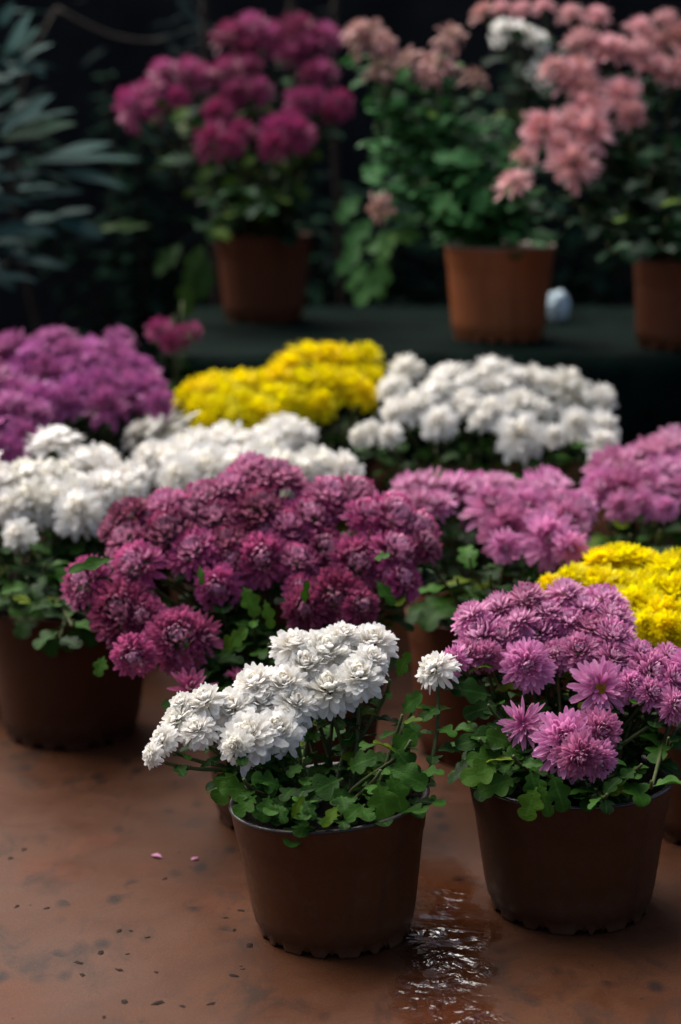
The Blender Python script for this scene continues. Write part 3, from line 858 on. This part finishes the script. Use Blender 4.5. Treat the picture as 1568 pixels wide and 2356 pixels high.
plant('crimson purple chrysanthemum on the bench in a dim brown pot', 608, 4.78, BZ + .010, .095, .121, .215, h13, 'crimson', 4.62, 4.92,
      mat=M_POT_D, leafmat=M_LEAF_FAR, nleaf=8, leafL=.07, seed=101, bright=.4, fringe=24, yel=.3, hscale=1.12, lobes_n=9,
      green=[(420, 330, 30), (480, 440, 30), (520, 480, 30), (460, 520, 30), (600, 460, 30), (660, 430, 30), (350, 340, 30), (700, 400, 30), (560, 420, 30)],
      extra=[(440, 250, 400, 270, -.15, .9, .8, .6), (520, 400, 540, 440, -.15, .95, .9, .9), (590, 360, 560, 375, -.15, .7, .9, .9), (680, 420, 705, 455, -.15, .6, .7, .7),
             (640, 450, 600, 500, -.15, .8, .7, .3), (500, 380, 455, 410, -.15, .7, .7, .6), (500, 440, 450, 440, -.15, .7, .8, .4), (540, 490, 480, 540, -.12, .8, .7, .3),
             (350, 520, 240, 515, -.1, .3, .6, .3), (470, 560, 430, 640, -.1, .6, .5, .3), (440, 620, 425, 720, -.1, .5, .5, .4), (480, 590, 460, 680, -.12, .6, .4, .2), (420, 560, 360, 620, -.08, .6, .4, .2), (650, 180, 670, 195, -.15, .9, .7, .1)])

h14 = [(850, 75, 50, None, (0, -.6, .6)), (893, 88, 32, None, (.4, -.4, .7)), (872, 150, 36), (822, 58, 32), (930, 132, 40, None, (-.4, -.4, .7)), (1000, 140, 45, None, (-.1, -.5, .7)), (1040, 72, 40), (1097, 170, 34), (992, 172, 30),
       (866, 482, 36, None, (-.6, -.6, -.1))]
plant('leafy green chrysanthemum with few faded salmon blooms in an orange pot on the bench', 1147, 4.38, BZ + .010, .101, .127, .215, h14, 'faded', 4.20, 4.42,
      mat=M_POT_C, rimmat=M_RIM_PALE, leafmat=M_LEAF_PALE, nleaf=34, leafL=.058, seed=111, bright=.85, fringe=26, yel=.05, lobes_n=9, face=(0, -.3, .8), hscale=1.25,
      green=[(880, 210, 20), (930, 200, 20), (960, 260, 20), (1050, 230, 20), (1120, 260, 20), (1180, 330, 20), (1000, 330, 20), (900, 330, 20), (870, 400, 20), (960, 420, 20),
             (1080, 400, 20), (1030, 480, 20), (1120, 450, 20), (1200, 400, 20), (1220, 450, 20), (1160, 240, 20), (860, 280, 20), (1010, 220, 20), (890, 180, 20), (1090, 330, 20)],
      extra=[(1120, 375, 1010, 350, -.15, .5, .6, 0), (1040, 440, 1000, 480, -.17, .8, .8, .1), (1120, 430, 1100, 480, -.17, .9, .7, 0), (900, 390, 840, 390, -.15, .8, .7, .05),
             (980, 540, 900, 540, -.14, .7, .6, .5), (900, 560, 870, 600, -.14, .7, .6, .4), (890, 590, 865, 680, -.14, .6, .6, .3), (850, 600, 800, 660, -.12, .5, .5, .2), (930, 545, 850, 565, -.12, .7, .4, .2), (890, 620, 820, 690, -.14, .6, .4, .2), (860, 500, 800, 560, -.1, .7, .4, .1), (830, 450, 780, 500, -.08, .7, .4, .1), (840, 560, 780, 620, -.08, .6, .3, .1), (940, 150, 920, 185, -.1, .8, .7, .1)])

h15 = conv([(650, 45, 60), (740, 30, 50), (830, 40, 60), (930, 22, 60), (1050, 55, 70), (1180, 62, 70), (1380, 115, 72), (1500, 85, 70), (1110, 180, 95), (1230, 215, 108),
            (1370, 235, 98), (1450, 185, 88), (1545, 165, 80), (1470, 300, 108), (1080, 335, 112), (970, 300, 70), (1300, 430, 98, None, (0, -.8, .5)), (1340, 525, 72, None, (.2, -.9, .1)),
            (1140, 490, 92), (930, 590, 100, None, (-.2, -.8, .45)), (1150, 600, 105, None, (.1, -.85, .45)), (1060, 560, 80), (1070, 750, 108, None, (0, -.85, .45)),
            (850, 715, 58, None, (.2, -.3, .9)), (795, 830, 85, None, (-.3, -.2, .9)), (1570, 330, 75), (1130, 410, 80), (1660, 260, 100), (1650, 140, 90), (1700, 380, 90), (1010, 660, 70)], .5, 784, .5, 0)
plant('salmon pink chrysanthemum on the bench, its orange pot cut by the photo edge', 1580, 4.22, BZ + .010, .108, .124, .195, h15, 'salmon', 3.98, 4.38,
      mat=M_POT_D, leafmat=M_LEAF_FAR, nleaf=10, leafL=.07, seed=121, bright=.25, fringe=16, yel=.03, hscale=1.1, lobes_n=9,
      green=[(1500, 400, 30), (1540, 500, 30), (1440, 480, 30), (1400, 560, 30), (1520, 560, 30), (1340, 480, 30), (1460, 330, 30), (1540, 330, 30), (1300, 430, 30), (1600, 450, 30)])

# a tall white flowering plant behind, seen between the salmon ones
hw = [(1158, 66, 34, None, (-.55, .1, .8)), (1205, 72, 30, None, (.0, -.1, .9)), (1240, 90, 32, None, (.5, -.1, .75)), (1250, 165, 32, None, (.2, -.8, .4))]
plant('tall white chrysanthemum on a long teal stem behind the salmon ones', 1160, 4.95, BZ + .010, .085, .105, .17, hw, 'whitefar', 4.80, 4.84, hscale=1.35,
      mat=M_POT_D, leafmat=M_LEAF_FAR, nleaf=7, leafL=.075, seed=131, bright=.3, fringe=6, lobes_n=9)
# ------------------------------------------------------------------ small pale blob behind the orange pot, added for a bluish highlight
mb = MB()
vs, fs = [], []
nu, nv = 40, 26
for j in range(nv + 1):
    ph = math.pi * j / nv
    for i in range(nu):
        a = 2 * math.pi * i / nu
        d = Vector((math.sin(ph) * math.cos(a), math.sin(ph) * math.sin(a), -math.cos(ph)))
        k = 1 + .22 * noise.noise(d * 2.2 + Vector((3, 1, 7))) + .08 * noise.noise(d * 7)
        vs.append((d.x * k * .036, d.y * k * .034, max(0.0, .046 + d.z * k * .048)))
for j in range(nv):
    for i in range(nu):
        i2 = (i + 1) % nu
        fs.append((j * nu + i, j * nu + i2, (j + 1) * nu + i2, (j + 1) * nu + i))
mb.add(vs, fs)
M_BLOB = plain('pale bluish highlight tone', (.62, .80, .88), (.72, .86, .92), 20, .3, .2, .5)
blob = link('highlight_blob', mb.mesh('highlight_blob', M_BLOB), None, at(1282, 742, 4.72))
blob.location.z = BZ + .012
blob.scale = (.82, .82, .82)
tag(blob, 'pale bluish white blob standing in for a highlight beside the orange pot', 'blob')

# ------------------------------------------------------------------ grey-green shrub at left
shrub = thing('leafy_shrub', (ground_x(-120, 4.5, 0), 4.5, 0), 'shrub with long grey green leaves in whorls at the upper left edge', 'shrub')
sb = shrub.location.copy()
tr = MB()
trunk_pts = [Vector((0, 0, 0)), Vector((.02, 0, .35)), Vector((.0, .02, .7)), Vector((.03, 0, 1.0)), Vector((.0, 0, 1.35))]
tube(tr, trunk_pts, .022, .010, 8)
for (tx, ty, dY) in ((0, 110, 0), (0, 310, -.05), (60, 375, 0), (60, 440, .02), (-10, 500, -.05), (30, 600, 0), (-20, 420, -.08), (100, 395, .04)):
    e = at(tx, ty, 4.5 + dY) - sb
    s = Vector((0, 0, max(.3, e.z - .16)))
    tube(tr, bez(s, s + Vector((.05, 0, .05)), e - Vector((.05, 0, .03)), e, 8), .009, .005, 6)
link('trunk', tr.mesh('trunk', M_BARK), shrub)
fl = MB()
LV = [(5, 150, 65, 25, 0, .3), (10, 160, 112, 95, 0, .35), (5, 160, 105, 150, -.05, .3), (20, 130, 85, 60, 0, .3), (30, 110, 50, 145, 0, .35), (60, 140, 105, 175, 0, .4),
      (0, 310, 112, 215, -.06, .42), (5, 320, 165, 275, -.04, .36), (-10, 360, 35, 345, -.1, .4), (60, 372, 312, 350, .02, .12), (140, 392, 288, 422, .0, .24),
      (60, 450, 185, 432, .0, .24), (-20, 410, 42, 402, -.06, .4), (-20, 455, 70, 462, -.06, .3), (-20, 530, 122, 528, -.06, .34), (130, 498, 235, 538, .0, .34),
      (110, 505, 205, 475, .05, .3), (-20, 480, 30, 478, -.03, .4), (30, 592, 153, 608, .0, .24), (-20, 250, 40, 200, .0, .4), (90, 370, 250, 320, .06, .22), (-10, 560, 60, 580, .03, .3),
      (40, 400, 100, 395, .05, .3), (-30, 620, 30, 660, 0, .4), (0, 60, 30, 5, 0, .4), (-20, 190, 25, 180, 0, .4), (30, 430, 110, 412, -.02, .3)]
for (ax, ay, bx, by, dY, wr) in LV:
    a = at(ax, ay, 4.5 + dY) - sb
    b = at(bx, by, 4.5 + dY - rng.uniform(-.02, .08)) - sb
    d = b - a
    upv = Vector((rng.uniform(-.2, .2), -.45, .9)).normalized()
    upv = (upv - d.normalized() * upv.dot(d.normalized())).normalized()
    leaf(fl, a, d, upv, d.length * 1.04, max(.034, d.length * wr * 1.35), .25, .12, rng.uniform(.5, 1), 0.9 if (bx, by) == (165, 275) else 0, lobes=False, n=10)
for k in range(150):      # the rest of the crown, mostly beyond the frame
    p = at(rng.uniform(-330, 60), rng.uniform(-40, 640), 4.5 + rng.uniform(-.1, .3)) - sb
    a = rng.uniform(0, 6.28)
    d = Vector((math.cos(a), math.sin(a), rng.uniform(-.3, .4)))
    leaf(fl, p, d, Vector((0, -.2, 1)).normalized(), rng.uniform(.09, .15), rng.uniform(.035, .055), .4, .15, rng.uniform(.2, .9), 0, lobes=False, n=8)
link('crown', fl.mesh('crown', M_SHRUB), shrub)

# dim shrub against the wall, a few bluish leaves and a bare branch
dim = thing('dim_shrub', (ground_x(150, 5.5, 0), 5.5, 0), 'dim shrub with few bluish leaves and one bare brown branch before the black wall', 'shrub')
db = dim.location.copy()
tr = MB()
tube(tr, bez(Vector((0, 0, 0)), Vector((.03, 0, .4)), Vector((-.30, 0, .9)), at(130, 20, 5.5) - db, 12), .012, .006, 7)
link('trunk', tr.mesh('trunk', M_BARK), dim)
br = MB()
tube(br, bez(at(130, 20, 5.5) - db, at(220, 75, 5.5) - db, at(290, 105, 5.5) - db, at(385, 92, 5.5) - db, 10), .008, .005, 7)
link('branch', br.mesh('branch', M_BARK), dim)
fl = MB()
for (ax, ay, bx, by) in [(410, -10, 440, 40), (420, 20, 460, 50), (350, 90, 400, 80), (390, 105, 420, 130), (400, 80, 450, 60), (430, 100, 485, 85), (340, 70, 370, 50), (420, 120, 470, 110), (380, 60, 420, 35), (440, 70, 490, 60)]:
    a = at(ax, ay, 5.45) - db; b = at(bx, by, 5.4) - db; d = b - a
    leaf(fl, a, d, Vector((0, -.5, .85)).normalized(), d.length * 1.15, .028, .3, .1, rng.uniform(.2, .7), 0, lobes=False, n=8)
for k in range(40):
    p = at(rng.uniform(100, 760), rng.uniform(-20, 640), 5.5 + rng.uniform(-.15, .25)) - db
    a = rng.uniform(0, 6.28)
    leaf(fl, p, Vector((math.cos(a), math.sin(a), rng.uniform(-.6, .3))), Vector((0, -.3, 1)).normalized(), rng.uniform(.06, .11), rng.uniform(.02, .035), .5, .1, rng.uniform(0, .15), 0, lobes=False, n=6)
link('crown', fl.mesh('crown', leaf_mat('dim leaf', (.002, .006, .006), (.018, .036, .038), (.03, .05, .02), .8, .03)), dim)

# dark bushes filling the space behind the bench; shade mixed into leaf colour
M_DARKLEAF = leaf_mat('shade-darkened bush leaf', (.006, .018, .013), (.034, .092, .050), (.05, .08, .01), .7, .05)
for (px, Yb, wd, zt, lab, sd) in ((330, 5.60, .36, 1.25, 'leafy bush darkened for shade left of the dim crimson pot, below the bare branch', 1),
                              (830, 5.55, .30, 1.10, 'leafy bush darkened for shade between the crimson plant and the leafy green one', 2),
                              (1380, 5.55, .40, 1.22, 'leafy bush darkened for shade behind the pale blob and the salmon chrysanthemum', 3)):
    rq = random.Random(sd)
    root = thing('dark_bush', (ground_x(px, Yb, .8), Yb, 0), lab, 'bush', 'dark bushes behind the bench')
    st, fl = MB(), MB()
    for k in range(12):
        a = rq.uniform(0, 6.28); q = rq.uniform(.2, 1) * wd
        e = Vector((q * math.cos(a), .5 * q * math.sin(a), rq.uniform(.6, 1) * zt))
        path = bez(Vector((.03 * math.cos(a), .03 * math.sin(a), 0)), Vector((0, 0, .3)), e - Vector((.3 * e.x, .3 * e.y, .25)), e, 14)
        tube(st, path, .007, .003, 5)
        for j in range(3, 15):
            for m_ in range(4):
                a2 = rq.uniform(0, 6.28)
                L = rq.uniform(.05, .10)
                leaf(fl, path[j], Vector((math.cos(a2), math.sin(a2), rq.uniform(-.5, .5))), Vector((0, -.3, 1)).normalized(), L, L * .55, rq.uniform(.2, 1), .15,
                     rq.random() ** 2, 0, lobes=True, n=7, rng=rq)
    link('stems', st.mesh('stems', M_BARK), root)
    link('foliage', fl.mesh('foliage', M_DARKLEAF), root)

# thin canes standing behind the crimson flowers
for (px, lab) in ((482, 'greyish cane rising behind the left part of the crimson flowers'), (668, 'brown cane rising behind the middle of the crimson flowers'),
                  (778, 'brown cane rising beside the rightmost crimson flowers')):
    p = Vector((ground_x(px, 5.3, 1.2), 5.3, 0))
    mb = MB()
    pts = [Vector((0.012 * math.sin(z * 5 + px), 0, z)) for z in [0, .2, .4, .6, .8, 1.0, 1.2, 1.4, 1.6]]
    tube(mb, pts, .012, .009, 8)
    for z in (.25, .52, .80, 1.08, 1.36):
        x = 0.012 * math.sin(z * 5 + px)
        tube(mb, [Vector((x, 0, z - .006)), Vector((x, 0, z)), Vector((x, 0, z + .006))], .0135, .0125, 8)
    tag(link('plant_cane', mb.mesh('plant_cane', M_BARK), None, p), lab, 'cane', 'canes behind the crimson flowers')

# ------------------------------------------------------------------ things fallen on the floor
def floor_pt(px, py):
    th = PITCH + math.atan((py - CY) / F)
    Y = CAM_H / math.tan(th)
    return Vector((ground_x(px, Y, 0), Y, 0))

for (px, py, L, a, lab) in ((348, 1970, .020, -.5, 'larger pink petal lying on the wet red floor'), (440, 1981, .014, .7, 'smaller pink petal lying right of the larger one on the floor')):
    mb = MB()
    d = Vector((math.cos(a), math.sin(a), .12))
    leaf(mb, Vector((0, 0, .002)), d, Vector((0, 0, 1)), L, L * .5, .5, .3, .5, 0, lobes=False, n=6)
    mb.c = [(0.8, .3, .6, 1)] * len(mb.v)
    tag(link('fallen_petal', mb.mesh('fallen_petal', PM['pink']), None, floor_pt(px, py)), lab, 'petal', 'petals fallen on the floor')

mb = MB()
spots = [(232, 2192, 9), (275, 2142, 8), (302, 2142, 5), (180, 2215, 8), (340, 2157, 6), (295, 2195, 5), (275, 2232, 8), (538, 2245, 9), (575, 2175, 10), (360, 2237, 5),
         (540, 2140, 6), (365, 2308, 10), (288, 2305, 8), (420, 2315, 6), (485, 2310, 7), (25, 1975, 8), (55, 1955, 8), (108, 2090, 7), (40, 2085, 7), (520, 2112, 6), (380, 2022, 6),
         (190, 2243, 7), (555, 2095, 7), (240, 2340, 5), (560, 2230, 4), (300, 1790, 4)]
for k in range(35):
    spots.append((rng.uniform(-60, 1600), rng.uniform(1800, 2380), rng.uniform(1.5, 3.5)))
for (px, py, s) in spots:
    c = floor_pt(px, py)
    rr_ = s / F * 3.4
    n = 9
    an = rng.uniform(0, 3.14)
    vs = [c + Vector((0, 0, rr_ * .16))]
    for ring, (q, z) in enumerate(((.6, .13), (1.0, -.02))):
        for k in range(n):
            a = 2 * math.pi * k / n
            m_ = q * rr_ * rng.uniform(.6, 1.25)
            x, y = m_ * math.cos(a) * 1.3, m_ * math.sin(a) * .75
            vs.append(c + Vector((x * math.cos(an) - y * math.sin(an), x * math.sin(an) + y * math.cos(an), rr_ * z)))
    fs = [(0, 1 + k, 1 + (k + 1) % n) for k in range(n)] + [(1 + k, 1 + n + k, 1 + n + (k + 1) % n, 1 + (k + 1) % n) for k in range(n)]
    mb.add(vs, fs)
tag(link('debris', mb.mesh('debris', plain('dark crumbs', (0.010, 0.006, 0.004), (0.028, 0.014, 0.009), 80, 0.8, 0.5, 0.1))), 'crumbs of dark soil scattered over the wet red floor', 'soil crumbs', kind='stuff')
